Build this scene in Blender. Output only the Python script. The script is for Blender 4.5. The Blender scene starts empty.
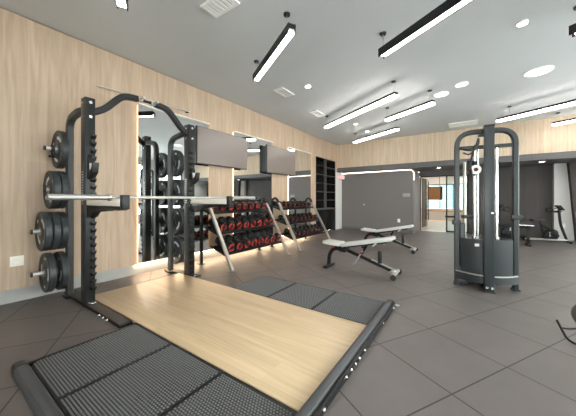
import bpy, bmesh, math, random
from mathutils import Vector, Matrix
random.seed(7)
PI = math.pi
scn = bpy.context.scene
COL = scn.collection

# ------------------------------------------------------------------ materials
def new_mat(name):
    m = bpy.data.materials.new(name); m.use_nodes = True
    nt = m.node_tree
    return m, nt, nt.nodes['Principled BSDF']

def plain(name, col, rough=0.5, metal=0.0, bump=0.0, scale=60.0, var=0.06, spec=0.5):
    m, nt, b = new_mat(name)
    N, L = nt.nodes, nt.links
    tc = N.new('ShaderNodeTexCoord')
    nz = N.new('ShaderNodeTexNoise'); nz.inputs['Scale'].default_value = scale; nz.inputs['Detail'].default_value = 3
    L.new(tc.outputs['Object'], nz.inputs['Vector'])
    mx = N.new('ShaderNodeMix'); mx.data_type = 'RGBA'
    mx.inputs[6].default_value = tuple(max(0, c * (1 - var)) for c in col) + (1,)
    mx.inputs[7].default_value = tuple(min(1, c * (1 + var)) for c in col) + (1,)
    L.new(nz.outputs['Fac'], mx.inputs[0]); L.new(mx.outputs[2], b.inputs['Base Color'])
    b.inputs['Roughness'].default_value = rough; b.inputs['Metallic'].default_value = metal
    b.inputs['Specular IOR Level'].default_value = spec
    if bump:
        bp = N.new('ShaderNodeBump'); bp.inputs['Strength'].default_value = bump; bp.inputs['Distance'].default_value = 0.003
        L.new(nz.outputs['Fac'], bp.inputs['Height']); L.new(bp.outputs['Normal'], b.inputs['Normal'])
    return m

def emit(name, col, s):
    m, nt, b = new_mat(name)
    b.inputs['Base Color'].default_value = (*col, 1)
    b.inputs['Emission Color'].default_value = (*col, 1); b.inputs['Emission Strength'].default_value = s
    return m

def wood(name, c1, c2, plank_w, plank_l, across, along, gap=0.0025, grain=1.0, rough=0.45, gapcol=0.72, tint=0.10):
    """across / along: 0,1,2 = object axis; planks run along 'along'."""
    m, nt, b = new_mat(name)
    N, L = nt.nodes, nt.links
    tc = N.new('ShaderNodeTexCoord'); sp = N.new('ShaderNodeSeparateXYZ'); L.new(tc.outputs['Object'], sp.inputs[0])
    cb = N.new('ShaderNodeCombineXYZ'); L.new(sp.outputs[along], cb.inputs[0]); L.new(sp.outputs[across], cb.inputs[1])
    br = N.new('ShaderNodeTexBrick'); L.new(cb.outputs[0], br.inputs['Vector'])
    br.inputs['Color1'].default_value = (1, 1, 1, 1); br.inputs['Color2'].default_value = (1 - tint, 1 - tint, 1 - tint, 1)
    br.inputs['Mortar'].default_value = (gapcol, gapcol, gapcol, 1)
    br.inputs['Scale'].default_value = 1; br.inputs['Brick Width'].default_value = plank_l; br.inputs['Row Height'].default_value = plank_w
    br.inputs['Mortar Size'].default_value = gap; br.inputs['Bias'].default_value = 0.0; br.offset = 0.37
    mp = N.new('ShaderNodeMapping'); mp.inputs['Scale'].default_value = (0.8, 13, 1); L.new(cb.outputs[0], mp.inputs['Vector'])
    n1 = N.new('ShaderNodeTexNoise'); n1.inputs['Scale'].default_value = 1.2; n1.inputs['Detail'].default_value = 6; n1.inputs['Distortion'].default_value = 1.2
    L.new(mp.outputs[0], n1.inputs['Vector'])
    rp = N.new('ShaderNodeValToRGB'); rp.color_ramp.elements[0].position = 0.5 - 0.22 / grain; rp.color_ramp.elements[1].position = 0.5 + 0.22 / grain
    rp.color_ramp.elements[0].color = (*c1, 1); rp.color_ramp.elements[1].color = (*c2, 1)
    L.new(n1.outputs['Fac'], rp.inputs[0])
    mu = N.new('ShaderNodeMix'); mu.data_type = 'RGBA'; mu.blend_type = 'MULTIPLY'; mu.inputs[0].default_value = 1
    L.new(rp.outputs[0], mu.inputs[6]); L.new(br.outputs['Color'], mu.inputs[7]); L.new(mu.outputs[2], b.inputs['Base Color'])
    b.inputs['Roughness'].default_value = rough
    return m

def floor_mat():
    m, nt, b = new_mat('rubber_tile_floor')
    N, L = nt.nodes, nt.links
    def math_(op, a, c=None):
        n = N.new('ShaderNodeMath'); n.operation = op
        for i, v in enumerate((a, c)):
            if v is None: continue
            if isinstance(v, (int, float)): n.inputs[i].default_value = v
            else: L.new(v, n.inputs[i])
        return n.outputs[0]
    tc = N.new('ShaderNodeTexCoord'); mp = N.new('ShaderNodeMapping'); mp.vector_type = 'POINT'
    ang = math.radians(59.5); S = 0.61
    mp.inputs['Rotation'].default_value = (0, 0, -ang)
    L.new(tc.outputs['Object'], mp.inputs['Vector'])
    sp = N.new('ShaderNodeSeparateXYZ'); L.new(mp.outputs[0], sp.inputs[0])
    u = math_('DIVIDE', math_('ADD', sp.outputs[0], -1.585 + 6.1), S)
    v = math_('DIVIDE', math_('ADD', sp.outputs[1], -1.028 + 6.1), S)
    def line(t):
        f = math_('FRACT', t); d = math_('MINIMUM', f, math_('SUBTRACT', 1.0, f))
        return math_('LESS_THAN', d, 0.0075)
    ln = math_('MAXIMUM', line(u), line(v))
    cell = N.new('ShaderNodeCombineXYZ'); L.new(math_('FLOOR', u), cell.inputs[0]); L.new(math_('FLOOR', v), cell.inputs[1])
    wn = N.new('ShaderNodeTexWhiteNoise'); wn.noise_dimensions = '2D'; L.new(cell.outputs[0], wn.inputs['Vector'])
    n1 = N.new('ShaderNodeTexNoise'); n1.inputs['Scale'].default_value = 3.2; n1.inputs['Detail'].default_value = 9; n1.inputs['Roughness'].default_value = 0.62; L.new(tc.outputs['Object'], n1.inputs['Vector'])
    n2 = N.new('ShaderNodeTexNoise'); n2.inputs['Scale'].default_value = 320; n2.inputs['Detail'].default_value = 2; L.new(tc.outputs['Object'], n2.inputs['Vector'])
    val = math_('ADD', math_('ADD', math_('MULTIPLY', wn.outputs['Value'], 0.10), math_('MULTIPLY', n1.outputs['Fac'], 0.42)), math_('MULTIPLY', n2.outputs['Fac'], 0.18))
    val = math_('ADD', val, 0.58)
    mx = N.new('ShaderNodeMix'); mx.data_type = 'RGBA'; mx.blend_type = 'MULTIPLY'; mx.inputs[0].default_value = 1
    mx.inputs[6].default_value = (*FLOOR_COL, 1); L.new(val, mx.inputs[7])
    m2 = N.new('ShaderNodeMix'); m2.data_type = 'RGBA'; L.new(ln, m2.inputs[0]); L.new(mx.outputs[2], m2.inputs[6]); m2.inputs[7].default_value = (0.022, 0.020, 0.019, 1)
    L.new(m2.outputs[2], b.inputs['Base Color'])
    b.inputs['Roughness'].default_value = 0.46
    bp = N.new('ShaderNodeBump'); bp.inputs['Strength'].default_value = 0.25; bp.inputs['Distance'].default_value = 0.002
    L.new(n2.outputs['Fac'], bp.inputs['Height']); L.new(bp.outputs['Normal'], b.inputs['Normal'])
    return m

def glass_mat(name, tint=(0.9, 0.95, 0.95)):
    m, nt, b = new_mat(name)
    N, L = nt.nodes, nt.links
    out = N['Material Output']; N.remove(b)
    tr = N.new('ShaderNodeBsdfTransparent'); tr.inputs[0].default_value = (*tint, 1)
    gl = N.new('ShaderNodeBsdfGlossy'); gl.inputs['Roughness'].default_value = 0.02
    fr = N.new('ShaderNodeFresnel'); fr.inputs[0].default_value = 1.45
    mx = N.new('ShaderNodeMixShader'); L.new(fr.outputs[0], mx.inputs[0]); L.new(tr.outputs[0], mx.inputs[1]); L.new(gl.outputs[0], mx.inputs[2])
    L.new(mx.outputs[0], out.inputs[0])
    return m

FLOOR_COL = (0.152, 0.131, 0.126)
M = {}
M['wall_wood'] = wood('pale_oak_wall_panel', (0.405, 0.288, 0.198), (0.555, 0.412, 0.302), 0.19, 2.6, 1, 2, gap=0.0015, gapcol=0.85, tint=0.09, rough=0.55)
M['band_wood'] = wood('pale_oak_slat_panel', (0.56, 0.43, 0.30), (0.72, 0.57, 0.43), 0.075, 6.0, 0, 2, gap=0.003, gapcol=0.72, tint=0.10, rough=0.55)
M['deck_wood'] = wood('bamboo_platform', (0.58, 0.415, 0.245), (0.72, 0.545, 0.355), 0.075, 0.9, 1, 0, gap=0.0008, gapcol=0.86, tint=0.09, rough=0.38)
M['cab_wood'] = wood('orange_wood', (0.36, 0.17, 0.055), (0.46, 0.23, 0.085), 0.2, 3, 0, 2, rough=0.5)
M['lobby_floor'] = wood('lobby_floor_wood', (0.50, 0.40, 0.31), (0.62, 0.52, 0.42), 0.15, 1.4, 0, 1, rough=0.35)
M['floor'] = floor_mat()
M['ceiling'] = plain('ceiling_paint', (0.63, 0.65, 0.665), 0.8, scale=2, var=0.03)
M['grey_wall'] = plain('warm_grey_wall', (0.185, 0.165, 0.160), 0.6, scale=12, var=0.04)
M['dark_wall'] = wood('dark_brown_panel', (0.060, 0.050, 0.047), (0.078, 0.066, 0.062), 0.30, 6, 0, 2, gap=0.003, gapcol=0.7, tint=0.12, rough=0.6)
M['soffit'] = plain('soffit_paint', (0.125, 0.122, 0.125), 0.7, scale=3, var=0.03)
M['white_wall'] = plain('white_plaster', (0.66, 0.65, 0.63), 0.7, scale=10, var=0.03, bump=0.1)
M['base_grey'] = plain('grey_baseboard', (0.36, 0.35, 0.335), 0.6, scale=8)
M['white'] = plain('white_plastic', (0.90, 0.90, 0.89), 0.45)
M['cream'] = plain('cream_plastic', (0.86, 0.80, 0.72), 0.4)
M['black'] = plain('black_powder_coat', (0.009, 0.0095, 0.011), 0.40, spec=0.35, bump=0.05, scale=200)
M['charcoal'] = plain('charcoal_steel', (0.028, 0.033, 0.036), 0.36, metal=0.0, spec=0.4)
M['rack_tube'] = plain('rack_grey_steel', (0.040, 0.042, 0.042), 0.38, metal=0.0, spec=0.4)
M['black_soft'] = plain('black_rubber', (0.022, 0.022, 0.023), 0.6, bump=0.1, scale=250)
M['foot_brown'] = plain('foot_cover_rubber', (0.060, 0.048, 0.042), 0.55, bump=0.1, scale=200)
M['plate'] = plain('bumper_rubber', (0.034, 0.039, 0.043), 0.42, spec=0.4, bump=0.08, scale=180)
M['plate_hub'] = plain('plate_hub_steel', (0.30, 0.31, 0.32), 0.35, metal=0.8)
M['mark'] = plain('white_print', (0.72, 0.73, 0.74), 0.5)
M['sleeve'] = plain('sleeve_steel', (0.40, 0.395, 0.385), 0.36, metal=0.7)
M['chrome'] = plain('brushed_chrome', (0.74, 0.73, 0.71), 0.22, metal=1.0)
M['steel_light'] = plain('satin_steel', (0.55, 0.54, 0.525), 0.38, metal=0.75)
M['leg_steel'] = plain('champagne_steel', (0.40, 0.365, 0.33), 0.34, metal=0.7)
M['stud'] = plain('mat_stud_glint', (0.145, 0.147, 0.152), 0.40)  # paler than the mat base: glints on the bumps put into the colour
M['mat_base'] = plain('mat_base_rubber', (0.012, 0.012, 0.013), 0.55, bump=0.1, scale=200)
M['rail'] = plain('rail_grey', (0.060, 0.064, 0.070), 0.40)
M['bolt'] = plain('zinc_bolt', (0.78, 0.78, 0.77), 0.25, metal=0.9)
M['red'] = plain('red_urethane', (0.44, 0.028, 0.020), 0.4)
M['dull_red'] = plain('dull_red_urethane', (0.25, 0.035, 0.025), 0.45)
M['urethane'] = plain('black_urethane', (0.012, 0.0115, 0.0115), 0.36, spec=0.4)
M['upholstery'] = plain('light_grey_vinyl', (0.60, 0.60, 0.585), 0.42, bump=0.08, scale=120)
M['screen'] = plain('tv_screen', (0.19, 0.155, 0.14), 0.28, scale=1, var=0.02, spec=0.6)  # room reflection on the dark screen put into an even brown-grey colour
M['tv_case'] = plain('tv_case', (0.020, 0.019, 0.019), 0.4)
M['mirror'] = plain('mirror_silver', (0.80, 0.82, 0.81), 0.0, metal=1.0, var=0.0)
M['glass'] = glass_mat('clear_glass')
M['led'] = emit('warm_led', (1.0, 0.70, 0.40), 4.0)
M['led_toe'] = emit('toe_led', (1.0, 0.76, 0.50), 26.0)
M['led_cove'] = emit('cove_led', (1.0, 0.86, 0.72), 5.0)
M['lamp'] = emit('pendant_diffuser', (1.0, 0.94, 0.87), 12.0)
M['down'] = emit('downlight_lens', (1.0, 0.93, 0.85), 9.0)
M['flush'] = emit('flush_light_lens', (1.0, 0.98, 0.95), 1.0)
M['exit'] = emit('exit_red', (0.95, 0.16, 0.14), 1.2)
M['shelf_black'] = plain('black_laminate', (0.008, 0.0075, 0.007), 0.55, spec=0.2)
M['shelf_edge'] = plain('grey_shelf_edge', (0.11, 0.105, 0.10), 0.4)
M['grey_ball'] = plain('taupe_rubber', (0.085, 0.075, 0.072), 0.4)
M['teal'] = plain('teal_facade', (0.06, 0.14, 0.15), 0.5, scale=0.6, var=0.35)
M['pale_facade'] = plain('pale_facade', (0.16, 0.19, 0.19), 0.6, scale=0.5, var=0.2)

# ------------------------------------------------------------------ mesh builder
class MB:
    def __init__(self):
        self.bm = bmesh.new(); self.mi = 0; self.mats = []
    def use(self, mat):
        if mat not in self.mats: self.mats.append(mat)
        self.mi = self.mats.index(mat); return self
    def _take(self, b2, mtx=None):
        if mtx is not None: bmesh.ops.transform(b2, matrix=mtx, verts=b2.verts)
        for f in b2.faces: f.material_index = self.mi; f.smooth = True
        me = bpy.data.meshes.new('tmp'); b2.to_mesh(me); b2.free()
        self.bm.from_mesh(me); bpy.data.meshes.remove(me)
    def box(self, x0, x1, y0, y1, z0, z1, bev=0.0, seg=2, mtx=None):
        b = bmesh.new(); bmesh.ops.create_cube(b, size=1)
        for v in b.verts:
            v.co = Vector(((x0 + x1) / 2 + v.co.x * (x1 - x0), (y0 + y1) / 2 + v.co.y * (y1 - y0), (z0 + z1) / 2 + v.co.z * (z1 - z0)))
        if bev > 0:
            bmesh.ops.bevel(b, geom=list(b.edges), offset=bev, segments=seg, affect='EDGES', profile=0.5)
        self._take(b, mtx); return self
    def cyl(self, p0, p1, r, r2=None, n=16, bev=0.0):
        p0, p1 = Vector(p0), Vector(p1); d = p1 - p0
        b = bmesh.new(); bmesh.ops.create_cone(b, cap_ends=True, segments=n, radius1=r, radius2=r if r2 is None else r2, depth=d.length)
        if bev > 0:
            es = [e for e in b.edges if len(e.link_faces) == 2 and any(len(f.verts) == n for f in e.link_faces)]
            bmesh.ops.bevel(b, geom=es, offset=bev, segments=2, affect='EDGES', profile=0.5)
        m = Matrix.Translation((p0 + p1) / 2) @ d.to_track_quat('Z', 'Y').to_matrix().to_4x4()
        self._take(b, m); return self
    def lathe(self, prof, p, axis, n=28, loop=False):
        """prof: list of (r, h) along axis from p"""
        b = bmesh.new(); rings = []
        for r, h in prof:
            rings.append([b.verts.new((max(r, 1e-5) * math.cos(2 * PI * k / n), max(r, 1e-5) * math.sin(2 * PI * k / n), h)) for k in range(n)])
        for a, c in list(zip(rings, rings[1:])) + ([(rings[-1], rings[0])] if loop else []):
            for k in range(n): b.faces.new((a[k], a[(k + 1) % n], c[(k + 1) % n], c[k]))
        if not loop: b.faces.new(list(reversed(rings[0]))); b.faces.new(rings[-1])
        m = Matrix.Translation(Vector(p)) @ Vector(axis).to_track_quat('Z', 'Y').to_matrix().to_4x4()
        self._take(b, m); return self
    def sweep(self, pts, r, n=12, rect=None, up=(0, 0, 1), closed=False, caps=True):
        """tube of radius r, or rectangle rect=(w,h) along the path"""
        pts = [Vector(p) for p in pts]
        b = bmesh.new(); rings = []
        K = len(pts); t_prev = None; nrm = None
        for i, p in enumerate(pts):
            a = pts[(i - 1) % K] if (i > 0 or closed) else p
            c = pts[(i + 1) % K] if (i < K - 1 or closed) else p
            t1 = (p - a); t2 = (c - p)
            t = (t1.normalized() if t1.length > 1e-9 else Vector()) + (t2.normalized() if t2.length > 1e-9 else Vector())
            t.normalize()
            if nrm is None:
                nrm = Vector(up) - t * t.dot(Vector(up))
                if nrm.length < 1e-4: nrm = Vector((1, 0, 0)) - t * t.x
            else:
                nrm = nrm - t * t.dot(nrm)
            nrm.normalize(); bi = t.cross(nrm)
            sc = 1.0
            if t1.length > 1e-9 and t2.length > 1e-9:
                ca = max(-1, min(1, t1.normalized().dot(t2.normalized()))); sc = 1 / max(0.5, math.sqrt((1 + ca) / 2))
            if rect:
                w, h = rect[0] / 2, rect[1] / 2; q = min(w, h) * 0.3
                prof = [(w, h - q), (w - q, h), (-w + q, h), (-w, h - q), (-w, -h + q), (-w + q, -h), (w - q, -h), (w, -h + q)]
            else:
                prof = [(r * math.cos(2 * PI * k / n), r * math.sin(2 * PI * k / n)) for k in range(n)]
            rings.append([b.verts.new(p + bi * x + nrm * y) for x, y in prof])
        m = len(rings[0])
        pr = list(zip(rings, rings[1:])) + ([(rings[-1], rings[0])] if closed else [])
        for a, c in pr:
            for k in range(m): b.faces.new((a[k], a[(k + 1) % m], c[(k + 1) % m], c[k]))
        if caps and not closed:
            b.faces.new(list(reversed(rings[0]))); b.faces.new(rings[-1])
        bmesh.ops.recalc_face_normals(b, faces=b.faces)
        self._take(b); return self
    def prism(self, poly, axis, a0, a1, bev=0.0):
        """poly: 2D outline; axis 0: (y,z) extruded along x; 1: (x,z) along y; 2: (x,y) along z"""
        b = bmesh.new()
        def P(u, v, w): return {0: (w, u, v), 1: (u, w, v), 2: (u, v, w)}[axis]
        lo = [b.verts.new(P(u, v, a0)) for u, v in poly]; hi = [b.verts.new(P(u, v, a1)) for u, v in poly]
        n = len(poly)
        b.faces.new(lo); b.faces.new(list(reversed(hi)))
        for k in range(n): b.faces.new((lo[k], hi[k], hi[(k + 1) % n], lo[(k + 1) % n]))
        bmesh.ops.recalc_face_normals(b, faces=b.faces)
        if bev > 0: bmesh.ops.bevel(b, geom=list(b.edges), offset=bev, segments=2, affect='EDGES', profile=0.5)
        self._take(b); return self
    def ball(self, c, rx, ry, rz, n=24):
        b = bmesh.new(); bmesh.ops.create_uvsphere(b, u_segments=n, v_segments=n // 2, radius=1)
        self._take(b, Matrix.Translation(Vector(c)) @ Matrix.Diagonal((rx, ry, rz, 1))); return self

def fillet(pts, r, n=6):
    """round the inner corners of a polyline"""
    pts = [Vector(p) for p in pts]; out = [pts[0]]
    for a, p, c in zip(pts, pts[1:], pts[2:]):
        d1 = (a - p); d2 = (c - p); q = min(r, d1.length * 0.49, d2.length * 0.49)
        s = p + d1.normalized() * q; e = p + d2.normalized() * q
        for k in range(n + 1):
            t = k / n; out.append((1 - t) ** 2 * s + 2 * t * (1 - t) * p + t * t * e)
    out.append(pts[-1]); return out

ROOT = {}
def obj(name, mb, mat, parent=None, world=True, label=None):
    """link the mesh as ONE object; coordinates are world ones unless world=False"""
    if mb.mats and mat is None: mats = mb.mats
    else: mats = [mat] if not mb.mats else mb.mats
    me = bpy.data.meshes.new(name); mb.bm.to_mesh(me); mb.bm.free()
    for m in mats: me.materials.append(M[m])
    o = bpy.data.objects.new(name, me); COL.objects.link(o)
    org = Vector((0, 0, 0))
    if parent is not None:
        o.parent = parent
        org = ROOT.get(parent.name, org)
    if world and org.length > 0:
        me.transform(Matrix.Translation(-org))
    ROOT[o.name] = org
    try: me.set_sharp_from_angle(angle=math.radians(38))
    except Exception: pass
    if label: o['label'] = label
    return o

def thing(name, label, cat, loc=(0, 0, 0), rotz=0.0, group=None):
    o = bpy.data.objects.new(name, None); COL.objects.link(o); o.empty_display_size = 0.1
    o.location = loc; o.rotation_euler = (0, 0, rotz)
    ROOT[o.name] = Vector(loc) if not rotz else Vector((0, 0, 0))
    tag(o, label, cat, group); return o

def tag(o, label, cat, group=None):
    o['label'] = label; o['category'] = cat
    if group: o['group'] = group
    return o

def struct(name, mb, mat, parent=None):
    o = obj(name, mb, mat, parent)
    if parent is None: o['kind'] = 'structure'
    return o

def dup(root, loc, rot=None, label=None, group=None):
    r = root.copy(); COL.objects.link(r); r.location = loc
    if rot is not None: r.rotation_euler = rot
    if label: r['label'] = label
    if group: r['group'] = group
    for ch in list(root.children):
        c = ch.copy(); COL.objects.link(c); c.parent = r
        for g in list(ch.children):
            d = g.copy(); COL.objects.link(d); d.parent = c
    return r

# ------------------------------------------------------------------ the room
XL, XR, YF, YB, YD, ZC = -4.25, 5.6, -3.6, 9.55, 11.0, 3.33
ZS = 2.25          # soffit height
struct('floor', MB().box(XL - 0.2, XR + 0.2, YF - 0.2, YD + 0.02, -0.12, 0.0), 'floor')
struct('ceiling', MB().box(XL - 0.2, XR + 0.2, YF - 0.2, YB + 0.10, ZC, ZC + 0.12), 'ceiling')
# left wall: pale oak panels with a niche for the black shelving
NY0, NY1, NZ = 7.80, 9.36, 2.66
struct('wall_left', MB().box(XL - 0.16, XL, YF - 0.2, NY0, 0.175, ZC - 0.012)
       .box(XL - 0.16, XL, NY0, NY1, NZ, ZC - 0.012).box(XL - 0.16, XL, NY1, YB, 0.175, ZC - 0.012), 'wall_wood')
struct('baseboard_left', MB().box(XL - 0.16, XL - 0.09, YF - 0.2, NY0, 0.0, 0.175).box(XL - 0.16, XL - 0.09, NY1, YB, 0.0, 0.175), 'base_grey')
struct('trim_1', MB().box(XL - 0.16, XL - 0.02, YF - 0.2, YB, ZC - 0.012, ZC), 'shelf_black')
# back wall: oak band above a dark fascia, then the soffit running back
struct('wall_back_upper', MB().box(XL - 0.16, XR, YB, YB + 0.10, 2.42, ZC), 'band_wood')
struct('trim_2', MB().box(XL - 0.16, XR, YB + 0.012, YB + 0.10, ZS, 2.42), 'soffit')
struct('trim_3', MB().box(XL - 0.16, XR, YB + 0.10, YD + 0.12, ZS, ZS + 0.12), 'soffit')
# pale pilaster closing the left wall
struct('trim_4', MB().box(XL - 0.16, XL + 0.02, YB - 0.13, YB + 0.42, 0, ZS, 0.004), 'white_wall')
# grey alcove wall with a rounded return towards the glazed entrance
r = 0.07; GX1 = -1.53; GY = 9.98
pts = [(XL - 0.1, GY), (GX1 - r, GY)] + [(GX1 - r + r * math.sin(t), GY + r - r * math.cos(t)) for t in [PI / 2 * k / 10 for k in range(1, 11)]] + [(GX1, YD + 0.1)]
poly = pts + [(GX1 - 0.12, YD + 0.1), (GX1 - 0.3, GY + 0.3), (XL - 0.1, GY + 0.3)]
struct('wall_alcove', MB().prism(poly, 2, 0, ZS - 0.05), 'grey_wall')
# thin led line in the slot where the alcove wall meets the soffit
q = 0.16; cz = ZS - 0.018; lx = GX1 - 0.02
cv = [(XL + 0.03, cz), (lx - q, cz)] + [(lx - q + q * math.sin(t_), cz - q + q * math.cos(t_)) for t_ in [PI / 2 * k / 10 for k in range(1, 11)]] + [(lx, 1.86)]
led = obj('cove_light', MB().sweep([(x, GY - 0.012, z) for x, z in cv], 0, rect=(0.012, 0.014), up=(0, 1, 0)), 'led_cove')
tag(led, 'thin warm light line along the top of the grey alcove wall, bending at the right', 'light strip')
struct('baseboard_back', MB().box(XL + 0.02, GX1 - r, GY - 0.014, GY, 0, 0.09), 'soffit')
# dark panelled wall to the right of the entrance, leaning white pier, dark wall beyond
GLX1 = 0.02
struct('wall_back_lower', MB().box(GLX1, 3.0, YD, YD + 0.12, 0, ZS).box(5.3, XR, YD, YD + 0.12, 0, ZS).box(3.0, 5.3, YD, YD + 0.12, 0, 0.3).box(3.0, 5.3, YD, YD + 0.12, 2.1, ZS), 'dark_wall')
fr = MB()
for x in (3.0, 3.55, 4.12, 4.69, 5.25): fr.box(x, x + 0.05, YD + 0.03, YD + 0.09, 0.3, 2.1)
for z in (0.3, 1.15, 2.05):
    for x in (3.05, 3.60, 4.17, 4.74): fr.box(x, x + 0.52, YD + 0.035, YD + 0.085, z, z + 0.05)
f = struct('window_10', fr, 'black')
struct('pane', MB().box(3.05, 5.25, YD + 0.055, YD + 0.063, 0.35, 2.05), 'glass', f)
struct('trim_5', MB().prism([(2.10, 0), (2.52, 0), (2.36, ZS), (2.10, ZS)], 1, YD - 0.16, YD - 0.002), 'white_wall')
struct('wall_return', MB().prism([(2.54, 0), (2.95, 0), (2.95, ZS), (2.38, ZS)], 1, YD - 0.3, YD - 0.002), 'dark_wall')
# rear and right walls are mostly glazing
def window_wall(axis, fixed, spans, z0, z1, a0, a1, wallname, first):
    mb = MB()
    def bx(m, p0, p1, q0, q1, t0=0.0, t1=0.16):
        if axis == 'y': m.box(p0, p1, fixed - t1, fixed - t0, q0, q1) if fixed < 0 else m.box(p0, p1, fixed + t0, fixed + t1, q0, q1)
        else: m.box(fixed + t0, fixed + t1, p0, p1, q0, q1)
    bx(mb, a0, a1, 0, z0); bx(mb, a0, a1, z1, ZC)
    e = a0
    for s0, s1 in spans:
        bx(mb, e, s0, z0, z1); e = s1
    bx(mb, e, a1, z0, z1)
    struct(wallname, mb, 'white_wall')
    for i, (s0, s1) in enumerate(spans):
        fr = MB(); w = 0.06
        bx(fr, s0, s1, z0, z0 + w, 0.04, 0.12); bx(fr, s0, s1, z1 - w, z1, 0.04, 0.12)
        bx(fr, s0, s0 + w, z0 + w, z1 - w, 0.04, 0.12); bx(fr, s1 - w, s1, z0 + w, z1 - w, 0.04, 0.12)
        mid = (s0 + s1) / 2; bx(fr, mid - 0.03, mid + 0.03, z0 + w, z1 - w, 0.04, 0.12)
        zt = z1 - 0.75; bx(fr, s0 + w, mid - 0.03, zt - 0.025, zt + 0.025, 0.04, 0.12); bx(fr, mid + 0.03, s1 - w, zt - 0.025, zt + 0.025, 0.04, 0.12)
        f = struct('window_%d' % (first + i), fr, 'black')
        g = MB(); bx(g, s0 + w, s1 - w, z0 + w, z1 - w, 0.075, 0.083)
        struct('pane', g, 'glass', f)
window_wall('y', YF, [(-0.6, 1.4), (1.7, 3.7)], 0.35, 3.05, XL - 0.2, XR, 'wall_rear', 1)
window_wall('x', XR, [(-2.8, -0.6), (-0.2, 2.0), (2.4, 4.6), (5.0, 7.2), (7.5, 9.2)], 0.35, 3.05, YF - 0.2, YD + 0.1, 'wall_right', 3)

# ------------------------------------------------------------------ glazed entrance
GX0 = GX1 + 0.02
en = MB()
for x0, x1 in ((GX0, GX0 + 0.035), (-0.66, -0.615), (GLX1 - 0.05, GLX1)): en.box(x0, x1, YD + 0.01, YD + 0.07, 0, 2.06)
en.box(GX0 + 0.035, -0.66, YD + 0.01, YD + 0.07, 2.02, 2.06); en.box(-0.615, GLX1 - 0.05, YD + 0.01, YD + 0.07, 2.02, 2.06)
en.box(-0.615, GLX1 - 0.05, YD + 0.01, YD + 0.07, 0, 0.05)
d1 = struct('door_1', en, 'black')
struct('pane', MB().box(-0.615, GLX1 - 0.05, YD + 0.035, YD + 0.045, 0.05, 2.02), 'glass', d1)
struct('trim_6', MB().box(GX1, GLX1, YD + 0.0, YD + 0.12, 2.06, ZS), 'soffit')
# the open leaf, swung into the lobby
lf = thing('glass_door_leaf', 'open frameless glass door leaf at the left of the lobby entrance', 'door', (GX0 + 0.06, YD + 0.1, 0), math.radians(82))
obj('door_glass', MB().box(0, 0.78, -0.006, 0.006, 0.09, 2.0), 'glass', lf, world=False)
obj('door_rail', MB().box(0, 0.78, -0.02, 0.02, 0.01, 0.09), 'steel_light', lf, world=False)
obj('door_rail', MB().box(0, 0.78, -0.02, 0.02, 2.0, 2.02), 'steel_light', lf, world=False)
obj('pull_handle', MB().cyl((0.70, -0.05, 0.35), (0.70, -0.05, 1.9), 0.016).cyl((0.70, -0.05, 0.6), (0.70, 0.0, 0.6), 0.01).cyl((0.70, -0.05, 1.7), (0.70, 0.0, 1.7), 0.01), 'black', lf, world=False)

# ------------------------------------------------------------------ the lobby behind it
LY = 18.2
struct('floor_lobby', MB().box(-4.5, 3.0, YD + 0.12, LY + 0.2, -0.12, 0.0), 'lobby_floor')
struct('ceiling_lobby', MB().box(-4.5, 3.0, YD + 0.12, LY + 0.2, 2.5, 2.6), 'white_wall')
lw = MB(); lw.box(-4.5, 3.0, LY, LY + 0.12, 0, 0.55).box(-4.5, 3.0, LY, LY + 0.12, 2.1, 2.5)
for x0, x1 in ((-4.5, -2.1), (-0.02, 0.12), (0.85, 3.0)): lw.box(x0, x1, LY, LY + 0.12, 0.55, 2.1)
struct('wall_lobby_back', lw, 'white_wall')
struct('trim_7', MB().box(-2.4, 1.2, LY - 0.05, LY, 0.42, 0.60), 'cab_wood')
struct('wall_lobby_left', MB().box(-2.75, -2.6, YD + 0.12, LY, 0, 2.5), 'white_wall')
struct('wall_lobby_right', MB().box(1.6, 1.75, YD + 0.12, LY, 0, 2.5), 'white_wall')
for i, (x0, x1) in enumerate(((-2.1, -0.02), (0.12, 0.85))):
    fr = MB(); w = 0.05
    fr.box(x0, x1, LY + 0.02, LY + 0.08, 0.55, 0.6).box(x0, x1, LY + 0.02, LY + 0.08, 2.05, 2.1)
    n = 3 if i == 0 else 1
    for k in range(n + 1):
        x = x0 + (x1 - x0 - w) * k / n; fr.box(x, x + w, LY + 0.02, LY + 0.08, 0.6, 2.05)
    f = struct('window_%d' % (8 + i), fr, 'black')
    struct('pane', MB().box(x0 + w, x1 - w, LY + 0.045, LY + 0.053, 0.6, 2.05), 'glass', f)
cw = thing('wall_cabinet', 'orange-brown wooden hanging cabinet seen through the lobby glass', 'cabinet', (-1.55, 16.0, 1.2))
obj('body', MB().box(-1.95, -1.2, 15.8, 16.2, 1.15, 1.86, 0.01), 'cab_wood', cw)
for x in (-1.9, -1.25): obj('hanging_rod', MB().cyl((x, 16, 1.86), (x, 16, 2.5), 0.012), 'black', cw)
obj('side_panel', MB().box(-1.198, -1.10, 15.8, 16.2, 1.15, 1.86, 0.004), 'black', cw, label='black side panel')
rc = thing('reception_counter', 'pale low counter across the lobby under the windows', 'counter', (-0.7, 17.2, 0))
obj('body', MB().box(-2.2, 0.9, 17.0, 17.5, 0, 0.50, 0.01), 'white_wall', rc)
obj('countertop', MB().box(-2.24, 0.94, 16.95, 17.55, 0.502, 0.55, 0.008), 'cab_wood', rc)
tag(obj('cove_light', MB().box(-2.3, 1.4, 13.6, 13.66, 2.42, 2.47), 'led_cove'), 'bright linear light across the lobby ceiling', 'light strip')
tag(obj('lobby_fill_panel', MB().box(-2.3, 1.4, 16.6, 17.0, 2.46, 2.49), 'down'), 'wide added fill light panel deep in the lobby ceiling', 'ceiling light')  # extra panel added only to light the lobby
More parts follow.
